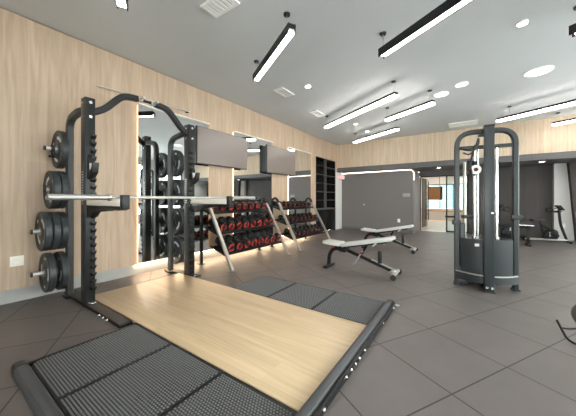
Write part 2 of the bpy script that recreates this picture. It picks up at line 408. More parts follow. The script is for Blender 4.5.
# buildings outside the lobby window
nb = thing('office_building', 'teal glass building outside the lobby windows', 'building', (-3, 30, 0))
obj('facade', MB().box(-9, 3, 30, 34, -1, 9), 'teal', nb)
fb = MB()
for k in range(10): fb.box(-9, 3, 29.9, 29.99, 0.2 + k * 0.8, 0.32 + k * 0.8)
obj('floor_bands', fb, 'pale_facade', nb)

# ------------------------------------------------------------------ mirrors with back light
def mirror(y0, y1, label):
    t = thing('wall_mirror', label, 'mirror', (XL, (y0 + y1) / 2, 0.2), group='tall backlit mirrors on the oak wall')
    obj('mirror_glass', MB().box(XL + 0.017, XL + 0.022, y0, y1, 0.20, 2.67), 'mirror', t)
    s = MB(); s.box(XL + 0.002, XL + 0.0165, y0 + 0.003, y0 + 0.013, 0.203, 2.667).box(XL + 0.002, XL + 0.0165, y1 - 0.013, y1 - 0.003, 0.203, 2.667)
    s.box(XL + 0.002, XL + 0.0165, y0 + 0.013, y1 - 0.013, 0.203, 0.213)
    obj('light_strip', s, 'led', t)
    obj('back_panel', MB().box(XL + 0.001, XL + 0.0165, y0 + 0.014, y1 - 0.014, 0.214, 2.667), 'base_grey', t)
    obj('top_ledge', MB().box(XL + 0.002, XL + 0.06, y0 - 0.0, y1 + 0.0, 2.672, 2.69), 'cream', t)
mirror(2.00, 3.34, 'tall backlit wall mirror behind the squat rack')
mirror(4.01, 5.36, 'tall backlit wall mirror behind the nearer dumbbell rack, between the two televisions')
mirror(6.14, 7.41, 'tall backlit wall mirror nearest the black shelving')

tag(obj('floor_light', MB().box(XL - 0.085, XL - 0.055, 2.0, 7.42, 0.158, 0.174), 'led_toe'), 'warm light strip in the recess under the oak wall, behind the racks', 'light strip')

# thin rail above the rack
t = thing('wall_rail', 'thin metal rail on the oak wall above the squat rack', 'rail', (XL, 2.15, 2.78))
obj('rod', MB().cyl((XL + 0.07, 1.45, 2.76), (XL + 0.07, 2.9, 2.79), 0.008, n=10), 'steel_light', t)
obj('bracket', MB().cyl((XL + 0.0, 1.8, 2.768), (XL + 0.07, 1.8, 2.768), 0.014, n=10), 'black', t)
obj('bracket', MB().cyl((XL + 0.0, 2.86, 2.789), (XL + 0.07, 2.86, 2.789), 0.014, n=10), 'black', t)

# ------------------------------------------------------------------ televisions
def tv(y0, y1, label):
    t = thing('television', label, 'television', (XL, (y0 + y1) / 2, 2.2), group='flat televisions on the oak wall')
    z0, z1 = 1.86, 2.56
    obj('case', MB().box(-4.16, -4.107, y0, y1, z0, z1, 0.006), 'tv_case', t)
    obj('screen', MB().box(-4.106, -4.098, y0 + 0.012, y1 - 0.012, z0 + 0.014, z1 - 0.012), 'screen', t)
    ym = (y0 + y1) / 2
    obj('wall_mount', MB().box(XL + 0.001, -4.161, y0 + 0.012, y0 + 0.30, z0 + 0.03, z1 - 0.03).box(XL + 0.001, -4.161, ym - 0.25, ym + 0.25, 2.05, 2.40), 'black', t)
tv(2.98, 4.30, 'larger-looking flat television beside the squat rack, over the nearer dumbbell rack')
tv(5.01, 6.31, 'flat television farther along the wall, between the second and third mirrors')

# ------------------------------------------------------------------ black shelving unit
t = thing('shelving_unit', 'black built-in shelving over a black base cabinet at the end of the oak wall', 'shelves', (XL, 8.58, 0))
sb = MB(); x0, x1 = XL - 0.36, XL + 0.004
y0, y1 = NY0 + 0.003, NY1 - 0.003
sb.box(x0, x0 + 0.02, y0, y1, 0.0, NZ - 0.003); sb.box(x0 + 0.02, x1, y0, y0 + 0.02, 0.0, NZ - 0.003); sb.box(x0 + 0.02, x1, y1 - 0.02, y1, 0, NZ - 0.003)
sb.box(x0 + 0.02, x1, y0 + 0.02, y1 - 0.02, NZ - 0.023, NZ - 0.003)
obj('carcass', sb, 'shelf_black', t)
for k in range(1, 6):
    z = 0.86 + k * (NZ - 0.86) / 6
    obj('shelf', MB().use('shelf_black').box(x0 + 0.02, x1 - 0.012, y0 + 0.02, y1 - 0.02, z - 0.010, z + 0.010).use('shelf_edge').box(x1 - 0.011, x1, y0 + 0.02, y1 - 0.02, z - 0.010, z + 0.010), None, t)
ym = (y0 + y1) / 2
obj('divider', MB().box(x1 - 0.10, x1 + 0.004, ym - 0.012, ym + 0.012, 0.87, NZ - 0.024), 'shelf_edge', t)
obj('countertop', MB().box(x0 + 0.02, x1 + 0.05, y0 + 0.02, y1 - 0.02, 0.82, 0.86, 0.004), 'shelf_edge', t)
for k in range(2):
    ya = y0 + 0.022 + k * (ym - y0 - 0.02); yb = ya + (ym - y0 - 0.026)
    d = obj('door', MB().box(x1 - 0.02, x1 + 0.012, ya, yb, 0.06, 0.81, 0.003), 'shelf_black', t)
    hy = yb - 0.06 if k == 0 else ya + 0.06
    obj('handle', MB().cyl((x1 + 0.03, hy, 0.55), (x1 + 0.03, hy, 0.72), 0.006).cyl((x1 + 0.01, hy, 0.57), (x1 + 0.03, hy, 0.57), 0.005).cyl((x1 + 0.01, hy, 0.70), (x1 + 0.03, hy, 0.70), 0.005), 'black', d)

# ------------------------------------------------------------------ outlets, switch, exit sign
def outlet(loc, axis, label, mat='cream', w=0.085, h=0.12):
    t = thing('wall_outlet', label, 'outlet', loc)
    a, b = MB(), MB()
    if axis == 'x':
        a.box(loc[0] + 0.001, loc[0] + 0.010, loc[1] - w / 2, loc[1] + w / 2, loc[2] - h / 2, loc[2] + h / 2, 0.003)
        for s in (-1, 1): b.box(loc[0] + 0.0105, loc[0] + 0.014, loc[1] - w * 0.27, loc[1] + w * 0.27, loc[2] + s * h * 0.21 - h * 0.15, loc[2] + s * h * 0.21 + h * 0.15, 0.001)
    else:
        a.box(loc[0] - w / 2, loc[0] + w / 2, loc[1] - 0.010, loc[1] - 0.001, loc[2] - h / 2, loc[2] + h / 2, 0.003)
        for s in (-1, 1): b.box(loc[0] - w * 0.27, loc[0] + w * 0.27, loc[1] - 0.014, loc[1] - 0.0105, loc[2] + s * h * 0.21 - h * 0.15, loc[2] + s * h * 0.21 + h * 0.15, 0.001)
    obj('cover_plate', a, mat, t); obj('socket_face', b, mat, t)
outlet((XL, 0.68, 0.49), 'x', 'cream double wall outlet low on the oak wall beside the squat rack', w=0.115, h=0.115)
outlet((-2.05, GY, 0.42), 'y', 'white wall outlet low on the grey alcove wall', 'white', 0.09, 0.13)
outlet((2.29, YD - 0.16, 0.42), 'y', 'white outlet on the leaning white pier', 'white', 0.09, 0.13)
tag(obj('switch_panel', MB().box(-1.92, -1.68, GY - 0.012, GY - 0.001, 1.27, 1.40, 0.003).box(-1.88, -1.81, GY - 0.018, GY - 0.0125, 1.30, 1.37).box(-1.79, -1.72, GY - 0.018, GY - 0.0125, 1.30, 1.37), 'base_grey'), 'grey switch plate near the right end of the grey alcove wall', 'switch')
tag(obj('door_stop', MB().cyl((-3.32, GY, 0.98), (-3.32, GY - 0.03, 0.98), 0.018), 'white'), 'small round white knob on the grey alcove wall', 'knob')
t = thing('exit_sign', 'small red-lettered exit sign above the pale pilaster corner', 'sign', (-4.10, 9.62, 2.0))
obj('face_plate', MB().box(-4.22, -3.98, 9.61, 9.635, 1.97, 2.12, 0.004), 'white', t)
obj('ceiling_bracket', MB().box(-4.12, -4.08, 9.613, 9.632, 2.121, ZS - 0.001), 'white', t)
fc = bpy.data.curves.new('lettering', 'FONT'); fc.body = 'EXIT'; fc.size = 0.115; fc.extrude = 0.002; fc.align_x = 'CENTER'; fc.align_y = 'CENTER'
fc.materials.append(M['exit'])
fo = bpy.data.objects.new('lettering', fc); COL.objects.link(fo); fo.parent = t
fo.location = Vector((-4.10, 9.6065, 2.045)) - Vector((-4.10, 9.62, 2.0)); fo.rotation_euler = (PI / 2, 0, 0)
bpy.context.view_layer.update()
lm = bpy.data.meshes.new_from_object(fo.evaluated_get(bpy.context.evaluated_depsgraph_get()))
lo = bpy.data.objects.new('lettering', lm); COL.objects.link(lo); lo.parent = t; lo.location = fo.location; lo.rotation_euler = fo.rotation_euler
bpy.data.objects.remove(fo); lo.name = 'lettering'; lm.name = 'lettering'

# ------------------------------------------------------------------ ceiling things
DV = Vector((0.8616, -0.5075, 0))
def pendant(p, length, label, cans, z=3.03, bloom_drop=False):
    p = Vector((p[0], p[1], 0)); ang = math.atan2(DV.y, DV.x)
    t = thing('pendant_light', label, 'pendant light', (p.x, p.y, z), ang, 'black linear pendant lights under the ceiling')
    L, w, h = length, 0.046, 0.105
    q = 0.009
    if bloom_drop:   # shallow housing, lowered diffuser: bloom of the far lamps put into the shape
        obj('housing', MB().box(0, L, -w, w, 0.040, 0.085, 0.003), 'black', t, world=False)
        obj('diffuser', MB().box(0.004, L - 0.004, -w + 0.002, w - 0.002, -0.004, 0.0395, 0.004), 'lamp', t, world=False)
    else:
        b = MB(); b.box(0, L, -w, -w + q, 0, h).box(0, L, w - q, w, 0, h).box(0.004, L - 0.004, -w + q, w - q, 0.045, h - 0.002)
        obj('housing', b, 'black', t, world=False)
        obj('diffuser', MB().box(0.035, L - 0.035, -w + q + 0.0005, w - q - 0.0005, 0.006, 0.0445), 'lamp', t, world=False)
    for c in cans:
        obj('canopy', MB().cyl((c, 0, ZC - z - 0.022), (c, 0, ZC - z - 0.001), 0.036, 0.04, n=20), 'black', t, world=False)
        obj('cable', MB().cyl((c, 0, 0.083 if bloom_drop else h - 0.003), (c, 0, ZC - z - 0.022), 0.004, n=6), 'steel_light', t, world=False)
pendant((-2.75, 1.16), 1.3, 'short pendant at the top edge above the squat rack, only its end showing', (0.25, 1.05))
pendant((-2.73, 3.05), 1.32, 'short pendant hanging over the wooden lifting platform', (0.05, 1.18))
pendant((-0.93, 3.46), 2.4, 'long pendant crossing the top edge, black side and lit underside facing', (0.04, 2.3))
pendant((-3.02, 6.08), 2.28, 'long pendant nearest the oak wall, over the dumbbell racks', (0.05, 2.22), bloom_drop=True)
pendant((-1.58, 6.34), 1.2, 'short pendant in the middle, between two other pendants over the benches', (0.04, 1.12), bloom_drop=True)
pendant((-3.06, 8.23), 1.78, 'farthest pendant, close to the back corner over the alcove', (0.05, 1.7), bloom_drop=True)
pendant((0.57, 7.93), 2.4, 'long pendant starting right behind the cable tower top', (0.25, 2.3), bloom_drop=True)
pendant((1.74, 9.12), 1.6, 'pendant at the right edge close to the oak band', (0.1, 1.5), bloom_drop=True)
pendant((0.95, 4.22), 1.6, 'pendant at the upper right edge, only its black end in view', (0.06, 1.5))

def vent(corners, label, slats, name='air_vent'):
    c = sum((Vector((x, y, 0)) for x, y in corners), Vector()) / 4
    u = Vector((corners[1][0] - corners[0][0], corners[1][1] - corners[0][1], 0)); v = Vector((corners[3][0] - corners[0][0], corners[3][1] - corners[0][1], 0))
    lu, lv = u.length, v.length
    t = thing(name, label, 'vent', (c.x, c.y, ZC), math.atan2(u.y, u.x))
    f = MB(); w = 0.03
    f.box(-lu / 2, lu / 2, -lv / 2, -lv / 2 + w, -0.02, -0.001).box(-lu / 2, lu / 2, lv / 2 - w, lv / 2, -0.02, -0.001)
    f.box(-lu / 2, -lu / 2 + w, -lv / 2 + w, lv / 2 - w, -0.02, -0.001).box(lu / 2 - w, lu / 2, -lv / 2 + w, lv / 2 - w, -0.02, -0.001)
    obj('frame', f, 'white', t, world=False)
    obj('backing', MB().box(-lu / 2 + w, lu / 2 - w, -lv / 2 + w, lv / 2 - w, -0.006, -0.001), 'base_grey', t, world=False)
    for k in range(slats):
        y = -lv / 2 + w + (lv - 2 * w) * (k + 0.5) / slats; hw = (lv - 2 * w) / slats * 0.34
        obj('slat', MB().box(-lu / 2 + w, lu / 2 - w, y - hw, y + hw, -0.017, -0.0065), 'white', t, world=False)
vent([(-2.42, 2.02), (-2.42, 1.80), (-2.03, 1.80), (-2.03, 2.02)][0:4], 'white slatted air vent at the top edge above the lifting platform', 6)
vent([(-3.12, 4.0), (-2.9, 4.0), (-2.9, 4.42), (-3.12, 4.42)], 'white square air vent beside the oak wall, over the nearer dumbbell rack', 4)
vent([(-3.18, 5.47), (-2.96, 5.47), (-2.96, 5.97), (-3.18, 5.97)], 'white air vent beside the oak wall, farther along over the second dumbbell rack', 4)
vent([(-0.46, 8.62), (0.22, 8.62), (0.22, 9.08), (-0.46, 9.08)], 'white rectangular ceiling panel behind the top of the cable tower', 2)
def disc(x, y, rad, label, z=ZC, mat='white', name='ceiling_speaker', cat='ceiling speaker'):
    t = thing(name, label, cat, (x, y, z))
    obj('rim', MB().lathe([(rad, -0.001), (rad, -0.010), (rad * 0.93, -0.018), (rad * 0.88, -0.014)], (x, y, z), (0, 0, 1)), 'white', t)
    obj('lens' if mat in ('down', 'flush') else 'grille', MB().cyl((x, y, z - 0.0185), (x, y, z - 0.0145), rad * 0.87, n=28), mat, t)
disc(0.96, 5.93, 0.19, 'large round white flush ceiling light above and right of the cable tower', mat='flush', name='flush_light', cat='ceiling light')
disc(-0.10, 5.79, 0.11, 'small round white ceiling disc in the middle of the ceiling', mat='flush', name='flush_light', cat='ceiling light')
disc(-0.45, 6.10, 0.14, 'round white ceiling disc beside the end of the middle short pendant', mat='flush', name='flush_light', cat='ceiling light')
disc(0.54, 4.19, 0.055, 'small downlight high on the right part of the ceiling', mat='down', name='downlight', cat='downlight')
disc(-2.48, 4.24, 0.055, 'small downlight near the lit end of the pendant over the platform', mat='down', name='downlight', cat='downlight')
disc(-2.6, 7.12, 0.055, 'small downlight behind the long pendant near the oak wall', mat='down', name='downlight', cat='downlight')
disc(-2.6, 8.1, 0.055, 'small downlight close to the back corner pendant', mat='down', name='downlight', cat='downlight')
disc(-0.80, 9.95, 0.06, 'recessed downlight in the dark soffit over the glass entrance', ZS, 'down', 'downlight', 'downlight')
disc(1.69, 9.98, 0.06, 'recessed downlight in the dark soffit over the exercise bike', ZS, 'down', 'downlight', 'downlight')

# ------------------------------------------------------------------ lifting platform
PX0, PX1 = -2.57, -0.765
pf = thing('lifting_platform', 'lifting platform with bamboo centre, studded black mats and grey rails on the floor', 'platform', (-2.0, 1.8, 0))
obj('wood_deck', MB().box(-3.75, PX1, 1.215, 2.395, 0.001, 0.032, 0.002), 'deck_wood', pf)
def studded(x0, x1, y0, y1, corner=None, name='rubber_mat'):
    mb = MB(); mb.use('mat_base')
    poly = [(x0, y0), (x1, y0), (x1, y1), (x0, y1)]
    if corner:
        cx = x0; r_ = 0.07
        arc = [(-math.cos(a), -math.sin(a)) for a in [PI / 2 * k / 6 for k in range(7)]]
        if corner == 'near': poly = [(x0 + r_ + r_ * a, y0 + r_ + r_ * b) for a, b in arc] + [(x1, y0), (x1, y1), (x0, y1)]
        if corner == 'far': poly = [(x0, y0), (x1, y0), (x1, y1)] + [(x0 + r_ + r_ * a, y1 - r_ - r_ * b) for a, b in reversed(arc)]
    mb.prism(poly, 2, 0.001, 0.028)
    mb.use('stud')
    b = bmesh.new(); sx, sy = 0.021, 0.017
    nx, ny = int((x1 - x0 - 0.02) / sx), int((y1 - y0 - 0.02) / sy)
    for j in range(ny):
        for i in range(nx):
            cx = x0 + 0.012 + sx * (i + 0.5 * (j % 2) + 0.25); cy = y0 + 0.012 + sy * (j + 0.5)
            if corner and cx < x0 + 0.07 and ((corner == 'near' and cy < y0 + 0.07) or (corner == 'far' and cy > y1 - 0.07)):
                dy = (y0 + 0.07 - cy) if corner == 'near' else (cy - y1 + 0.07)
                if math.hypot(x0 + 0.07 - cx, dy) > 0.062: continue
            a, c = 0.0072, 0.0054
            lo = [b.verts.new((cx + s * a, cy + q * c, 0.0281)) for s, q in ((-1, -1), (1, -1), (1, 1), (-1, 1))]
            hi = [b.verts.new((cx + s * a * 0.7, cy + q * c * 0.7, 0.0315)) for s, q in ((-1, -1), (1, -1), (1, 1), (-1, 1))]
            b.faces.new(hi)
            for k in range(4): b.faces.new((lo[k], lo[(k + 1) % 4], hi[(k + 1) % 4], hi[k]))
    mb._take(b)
    obj(name, mb, None, pf)
w3 = (PX1 - PX0) / 3
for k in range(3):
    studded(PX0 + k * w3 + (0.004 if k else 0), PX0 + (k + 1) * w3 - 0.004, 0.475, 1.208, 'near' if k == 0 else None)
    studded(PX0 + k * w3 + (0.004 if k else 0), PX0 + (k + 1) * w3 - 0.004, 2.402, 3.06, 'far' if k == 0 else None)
# near rail (along X) and right rail (along Y)
def rail_profile(c, w, h): return [(c - w / 2, 0.001), (c + w / 2, 0.001), (c + w / 2, h * 0.62), (c + w * 0.34, h * 0.92), (c + w * 0.12, h), (c - w * 0.12, h), (c - w * 0.34, h * 0.92), (c - w / 2, h * 0.62)]
obj('near_rail', MB().prism(rail_profile(0.425, 0.078, 0.066), 0, -2.51, -0.68), 'rail', pf)
obj('rail_end_cap', MB().prism(rail_profile(0.425, 0.081, 0.068), 0, -2.58, -2.5105), 'charcoal', pf)
obj('side_rail', MB().use('rail').prism([(x, z) for x, z in rail_profile(-0.722, 0.078, 0.066)], 1, 0.47, 2.99), 'rail', pf)
obj('rail_end_cap', MB().prism(rail_profile(-0.722, 0.081, 0.068), 1, 2.9905, 3.07), 'charcoal', pf)
obj('rail_skirt', MB().box(-0.680, -0.660, 0.47, 3.05, 0.001, 0.052, 0.003), 'black', pf)
obj('mat_edge', MB().box(PX0 - 0.03, PX0 - 0.001, 0.47, 1.21, 0.001, 0.024), 'black', pf)
for y in (2.93, 2.52, 1.99, 1.87, 1.79, 1.71, 1.62, 1.30, 1.20, 1.10):
    obj('bolt', MB().lathe([(0.012, 0), (0.012, 0.007), (0.007, 0.012)], (-0.660, y, 0.030), (1, 0, 0), n=12), 'bolt', pf)
for x, y, z in ((-2.58, 0.405, 0.035), (-2.58, 0.445, 0.022)):
    obj('bolt', MB().lathe([(0.013, 0), (0.013, 0.008), (0.007, 0.014)], (x, y, z), (-1, 0, 0), n=12), 'bolt', pf)
obj('anchor_tab', MB().box(-2.66, -2.58, 0.40, 0.44, 0.001, 0.012, 0.002), 'black', pf)
obj('anchor_tab', MB().box(-0.680, -0.62, 3.03, 3.06, 0.02, 0.032, 0.002), 'steel_light', pf)

# ------------------------------------------------------------------ squat rack
UX = -3.57
rk = thing('squat_rack', 'black half squat rack with arched pull-up bar, bolted beside the platform', 'squat rack', (-3.7, 1.8, 0))
def rack_side(yc, outer):
    # outer: -1 = the side whose horns point to -Y
    up = MB().use('rack_tube').box(UX - 0.075, UX + 0.05, yc - 0.048, yc + 0.048, 0.0365, 2.35, 0.006)
    up.use('black').box(UX + 0.0505, UX + 0.062, yc - 0.047, yc + 0.047, 0.0365, 2.345, 0.003)
    u = obj('upright', up, None, rk)
    s = MB().use('black')
    yi = yc + 0.049 * (1 if outer < 0 else -1)
    for k in range(22):
        z = 0.16 + k * 0.082
        s.prism([(UX + 0.030, z), (UX + 0.062, z + 0.0), (UX + 0.095, z + 0.03), (UX + 0.095, z + 0.048), (UX + 0.066, z + 0.040), (UX + 0.045, z + 0.032), (UX + 0.030, z + 0.035)], 1, min(yi, yc), max(yi, yc))
    s.box(UX + 0.028, UX + 0.046, min(yi, yc + 0.0 ), max(yi, yc), 0.12, 2.0)
    obj('notch_strip', s, None, u)
    for z in (2.29, 2.13):
        obj('bolt', MB().cyl((UX + 0.0625, yc, z), (UX + 0.072, yc, z), 0.017, n=12), 'bolt', u)
        obj('bolt', MB().cyl((UX - 0.01, yc - 0.048, z), (UX - 0.01, yc - 0.057, z), 0.014, n=12), 'bolt', u)
    mk = MB()
    for k in range(13): mk.box(UX - 0.045, UX + 0.0, yc - 0.0492, yc - 0.0482, 1.14 + k * 0.03, 1.152 + k * 0.03)
    obj('height_scale', mk, 'mark', u)
    # rear post bending forward over the top
    rx = -4.01
    yp = yc - 0.05
    p = fillet([(rx, yp, 0.0365), (rx, yp, 2.17), (UX - 0.15, yp + 0.01, 2.215), (UX - 0.076, yc - 0.01, 2.22)], 0.34, 12)
    obj('rear_post', MB().sweep(p, 0, rect=(0.07, 0.075), up=(1, 0, 0)), 'rack_tube', rk)
    ft = MB().use('black').box(-4.19, -2.65, yc - 0.058, yc + 0.058, 0.001, 0.031, 0.005).box(-4.09, -3.93, yc - 0.10, yc - 0.0585, 0.001, 0.028, 0.003)
    ft.use('foot_brown').box(-4.17, -2.67, yc - 0.053, yc + 0.053, 0.0315, 0.036, 0.002)
    if outer > 0:
        ft = MB().use('foot_brown').box(-4.19, -3.42, yc - 0.06, yc + 0.10, 0.001, 0.022, 0.004).use('black').box(-3.67, -3.47, yc - 0.053, yc + 0.053, 0.0225, 0.036, 0.003).box(-4.09, -3.93, yc - 0.10, yc - 0.061, 0.001, 0.022, 0.003)
    f = obj('foot', ft, None, rk)
    if outer < 0:
        for x in (-3.08, -2.99, -2.90, -4.12, -4.03, -3.95): obj('bolt', MB().lathe([(0.015, 0), (0.015, 0.008), (0.009, 0.016)], (x, yc - 0.0585, 0.0165), (0, -1, 0), n=12), 'bolt', f)
        obj('base_tab', MB().box(UX + 0.07, UX + 0.15, yc - 0.03, yc + 0.03, 0.0365, 0.043, 0.002), 'bolt', f)
    else:
        for x in (-3.605,): obj('bolt', MB().lathe([(0.015, 0), (0.015, 0.008), (0.008, 0.014)], (x + 0.16, yc + 0.0, 0.0225), (0, 0, 1), n=12), 'bolt', f)
    # plate horns
    for z in (1.79, 1.31, 0.83, 0.35):
        hl = 0.27 if z > 1.0 else 0.38
        h = MB().use('steel_light').cyl((rx, yp + outer * 0.036, z), (rx, yc + outer * hl, z), 0.0245, n=20)
        h.use('black').cyl((rx, yc + outer * hl, z), (rx, yc + outer * (hl + 0.015), z), 0.0255, n=20)
        h.cyl((rx, yp + outer * 0.036, z), (rx, yp + outer * 0.055, z), 0.05, n=20)
        obj('plate_horn', h, None, rk)
    # safety arm
    a = MB().use('black').box(UX + 0.062, -2.70, yc - 0.038, yc + 0.038, 1.09, 1.129, 0.004)
    a.prism([(UX + 0.062, 0.99), (UX + 0.16, 1.0), (UX + 0.25, 1.06), (-3.02, 1.075), (-2.97, 1.092), (UX + 0.062, 1.092)], 1, yc - 0.035, yc + 0.035)
    arm = obj('safety_arm', a, None, rk)
    obj('arm_cover', MB().box(UX + 0.07, -2.705, yc - 0.041, yc + 0.041, 1.130, 1.201, 0.006), 'cream', arm, label='pale plastic arm cover')
    obj('end_stop', MB().box(-2.699, -2.645, yc - 0.034, yc + 0.034, 1.10, 1.238, 0.006), 'black', arm)
    # j hook
    j = MB().prism([(UX + 0.062, 1.42), (UX + 0.11, 1.43), (UX + 0.20, 1.49), (UX + 0.225, 1.60), (UX + 0.19, 1.60), (UX + 0.165, 1.535), (UX + 0.115, 1.51), (UX + 0.10, 1.66), (UX + 0.062, 1.70)], 1, yc - 0.03, yc + 0.03, 0.004)
    jh = obj('j_hook', j, 'black', rk)
    obj('hook_liner', MB().sweep([(UX + 0.106, yc, 1.60), (UX + 0.118, yc, 1.521), (UX + 0.163, yc, 1.545), (UX + 0.187, yc, 1.602)], 0, rect=(0.05, 0.008), up=(1, 0, 0)), 'steel_light', jh)
YL, YR = 1.145, 2.46
rack_side(YL, -1); rack_side(YR, 1)
# arched pull-up bar between the uprights
AX = UX - 0.005
left = fillet([(AX, YL + 0.04, 2.20), (AX, YL + 0.16, 2.27), (AX, YL + 0.36, 2.50), (AX, YL + 0.54, 2.515)], 0.16, 8)
right = fillet([(AX, YR - 0.54, 2.515), (AX, YR - 0.36, 2.50), (AX, YR - 0.14, 2.27), (AX, YR - 0.04, 2.20)], 0.16, 8)
arch = obj('pull_up_arch', MB().sweep(left, 0, rect=(0.075, 0.075), up=(1, 0, 0)).sweep(right, 0, rect=(0.075, 0.075), up=(1, 0, 0)), 'black', rk)
bar = MB().use('black').cyl((AX, YL + 0.54, 2.515), (AX, YR - 0.54, 2.515), 0.017, n=14)
obj('pull_up_bar', bar, None, arch)
for ya, yb in ((YL + 0.53, YL + 0.60), (YR - 0.60, YR - 0.53)):
    obj('grip', MB().cyl((AX, ya, 2.515), (AX, yb, 2.515), 0.032, 0.028, n=18).box(AX, AX + 0.13, (ya + yb) / 2 - 0.017, (ya + yb) / 2 + 0.017, 2.50, 2.53, 0.012), 'steel_light', arch)

# ------------------------------------------------------------------ bumper plates
def plate_mesh():
    R, th = 0.225, 0.066
    m = MB().use('plate')
    m.lathe([(0.026, 0.004), (0.075, 0.004), (0.085, 0.010), (0.175, 0.010), (0.190, 0.0), (0.217, 0.0), (R, 0.008), (R, th - 0.008), (0.217, th), (0.190, th), (0.175, th - 0.010), (0.085, th - 0.010), (0.075, th - 0.004), (0.026, th - 0.004)], (0, -th / 2, 0), (0, 1, 0), n=40, loop=True)
    m.use('plate_hub').lathe([(0.0265, -0.001), (0.048, -0.001), (0.050, 0.003), (0.050, th - 0.003), (0.048, th + 0.001), (0.0265, th + 0.001)], (0, -th / 2, 0), (0, 1, 0), n=24, loop=True)
    m.use('mark')
    for s in (-1, 1):
        yy = s * (th / 2 - 0.0095)
        for a0, a1, ra, rb in ((150, 212, 0.118, 0.152), (-32, 30, 0.118, 0.152), (82, 98, 0.15, 0.178), (262, 278, 0.15, 0.178)):
            n = 8; b = bmesh.new(); P = []
            for k in range(n + 1):
                a = math.radians(a0 + (a1 - a0) * k / n)
                P.append([b.verts.new((rr * math.cos(a), yy + s * t_, rr * math.sin(a))) for rr, t_ in ((ra, 0), (rb, 0), (rb, 0.0012), (ra, 0.0012))])
            for A, B in zip(P, P[1:]):
                for k in range(4): b.faces.new((A[k], A[(k + 1) % 4], B[(k + 1) % 4], B[k]))
            b.faces.new(P[0]); b.faces.new(list(reversed(P[-1])))
            bmesh.ops.recalc_face_normals(b, faces=b.faces); m._take(b)
    return m
plate0 = obj('bumper_plate', plate_mesh(), None)
first = True
hz = {1.79: ('top', 1), 1.31: ('second', 2), 0.83: ('third', 3), 0.35: ('lowest', 2)}
words = {(1, 0): 'single plate', (2, 0): 'inner of two', (2, 1): 'outer of two', (3, 0): 'innermost of three', (3, 1): 'middle of three', (3, 2): 'outermost of three'}
for side, yc in ((-1, YL), (1, YR)):
    for z, (nm, n) in hz.items():
        if side == -1 and nm == 'top': pass
        if side == 1 and nm == 'third': n = 2
        for k in range(n):
            if first: o = plate0; first = False
            else: o = plate0.copy(); COL.objects.link(o)
            gap = 0.006 if nm != 'lowest' else 0.045
            off = 0.056 + 0.035 + k * (0.067 + gap)
            # the bore rests on the horn
            o.location = (-4.01, yc - 0.05 + side * off, z - 0.001)
            o.rotation_euler = (0, random.uniform(0, 6.28), 0)
            tag(o, 'black bumper plate, %s on the %s horn of the rack\'s %s post' % (words[(n, k)], nm, 'nearer rear' if side < 0 else 'farther rear'), 'weight plate', 'bumper plates stored on the rack horns')
# collar clip on the top horn
t = thing('collar_clip', 'black star-knob collar clip on the top horn of the near rack post', 'collar', (-4.01, YL - 0.21, 1.79))
obj('ring', MB().lathe([(0.0255, 0), (0.042, 0), (0.042, 0.03), (0.0255, 0.03)], (-4.01, YL - 0.195, 1.79), (0, -1, 0), n=20, loop=True), 'black', t)
kb = MB().cyl((-4.01, YL - 0.21, 1.748), (-4.01, YL - 0.21, 1.71), 0.008, n=10)
for k in range(3):
    a = k * 2 * PI / 3; kb.ball((-4.01 + 0.022 * math.cos(a), YL - 0.21 + 0.022 * math.sin(a), 1.70), 0.016, 0.016, 0.014, 12)
obj('knob', kb, 'black', t)

# ------------------------------------------------------------------ barbell on the safety arms
BX, BZ = -2.755, 1.216
bb = thing('barbell', 'steel barbell lying across the safety arms of the squat rack', 'barbell', (BX, 1.8, BZ))
obj('shaft', MB().cyl((BX, 1.06, BZ), (BX, 2.545, BZ), 0.0145, n=18), 'steel_light', bb)
for y0, y1, s in ((1.06, 0.61, -1), (2.545, 3.05, 1)):
    sl = obj('sleeve', MB().use('sleeve').lathe([(0.025, 0), (0.0255, 0.01), (0.0255, abs(y1 - y0) - 0.004), (0.022, abs(y1 - y0))], (BX, y0, BZ), (0, s, 0), n=24), None, bb)
    obj('sleeve_collar', MB().cyl((BX, y0 - s * 0.001, BZ), (BX, y0 + s * 0.024, BZ), 0.034, n=24, bev=0.004), 'chrome', sl)

# ------------------------------------------------------------------ dumbbell racks and dumbbells
def dumbbell(L, R, endmat, name):
    t = thing(name, '', 'dumbbell')
    obj('handle', MB().cyl((-L / 2 + 0.09, 0, 0), (L / 2 - 0.09, 0, 0), 0.0165, n=14), 'chrome', t, world=False)
    for s in (-1, 1):
        h = MB().use('urethane')
        prof = [(R * 0.55, 0), (R * 0.92, 0.006), (R, 0.018), (R, 0.085), (R * 0.93, 0.098), (R * 0.80, 0.101)]
        h.lathe(prof, (s * (L / 2 - 0.102), 0, 0), (s, 0, 0), n=14)
        h.use(endmat)
        for a0, a1 in ((0.2, 2.5), (3.2, 5.0)):
            bb_ = bmesh.new(); P = []; xo = s * (L / 2 - 0.001)
            for k in range(7):
                t_ = a0 + (a1 - a0) * k / 6
                P.append([bb_.verts.new((xo + s * e_, rr * math.cos(t_), rr * math.sin(t_))) for rr, e_ in ((R * 0.46, 0), (R * 0.80, 0), (R * 0.76, 0.004), (R * 0.48, 0.004))])
            for A, B in zip(P, P[1:]):
                for k in range(4): bb_.faces.new((A[k], A[(k + 1) % 4], B[(k + 1) % 4], B[k]))
            bb_.faces.new(P[0]); bb_.faces.new(list(reversed(P[-1])))
            bmesh.ops.recalc_face_normals(bb_, faces=bb_.faces); h._take(bb_)
        h.use('urethane').cyl((s * (L / 2 - 0.002), 0, 0), (s * (L / 2 + 0.002), 0, 0), R * 0.44, n=14)
        obj('head', h, None, t, world=False)
    return t
ORD = ['first', 'second', 'third', 'fourth', 'fifth', 'sixth', 'seventh', 'eighth']
TILT = math.radians(17)
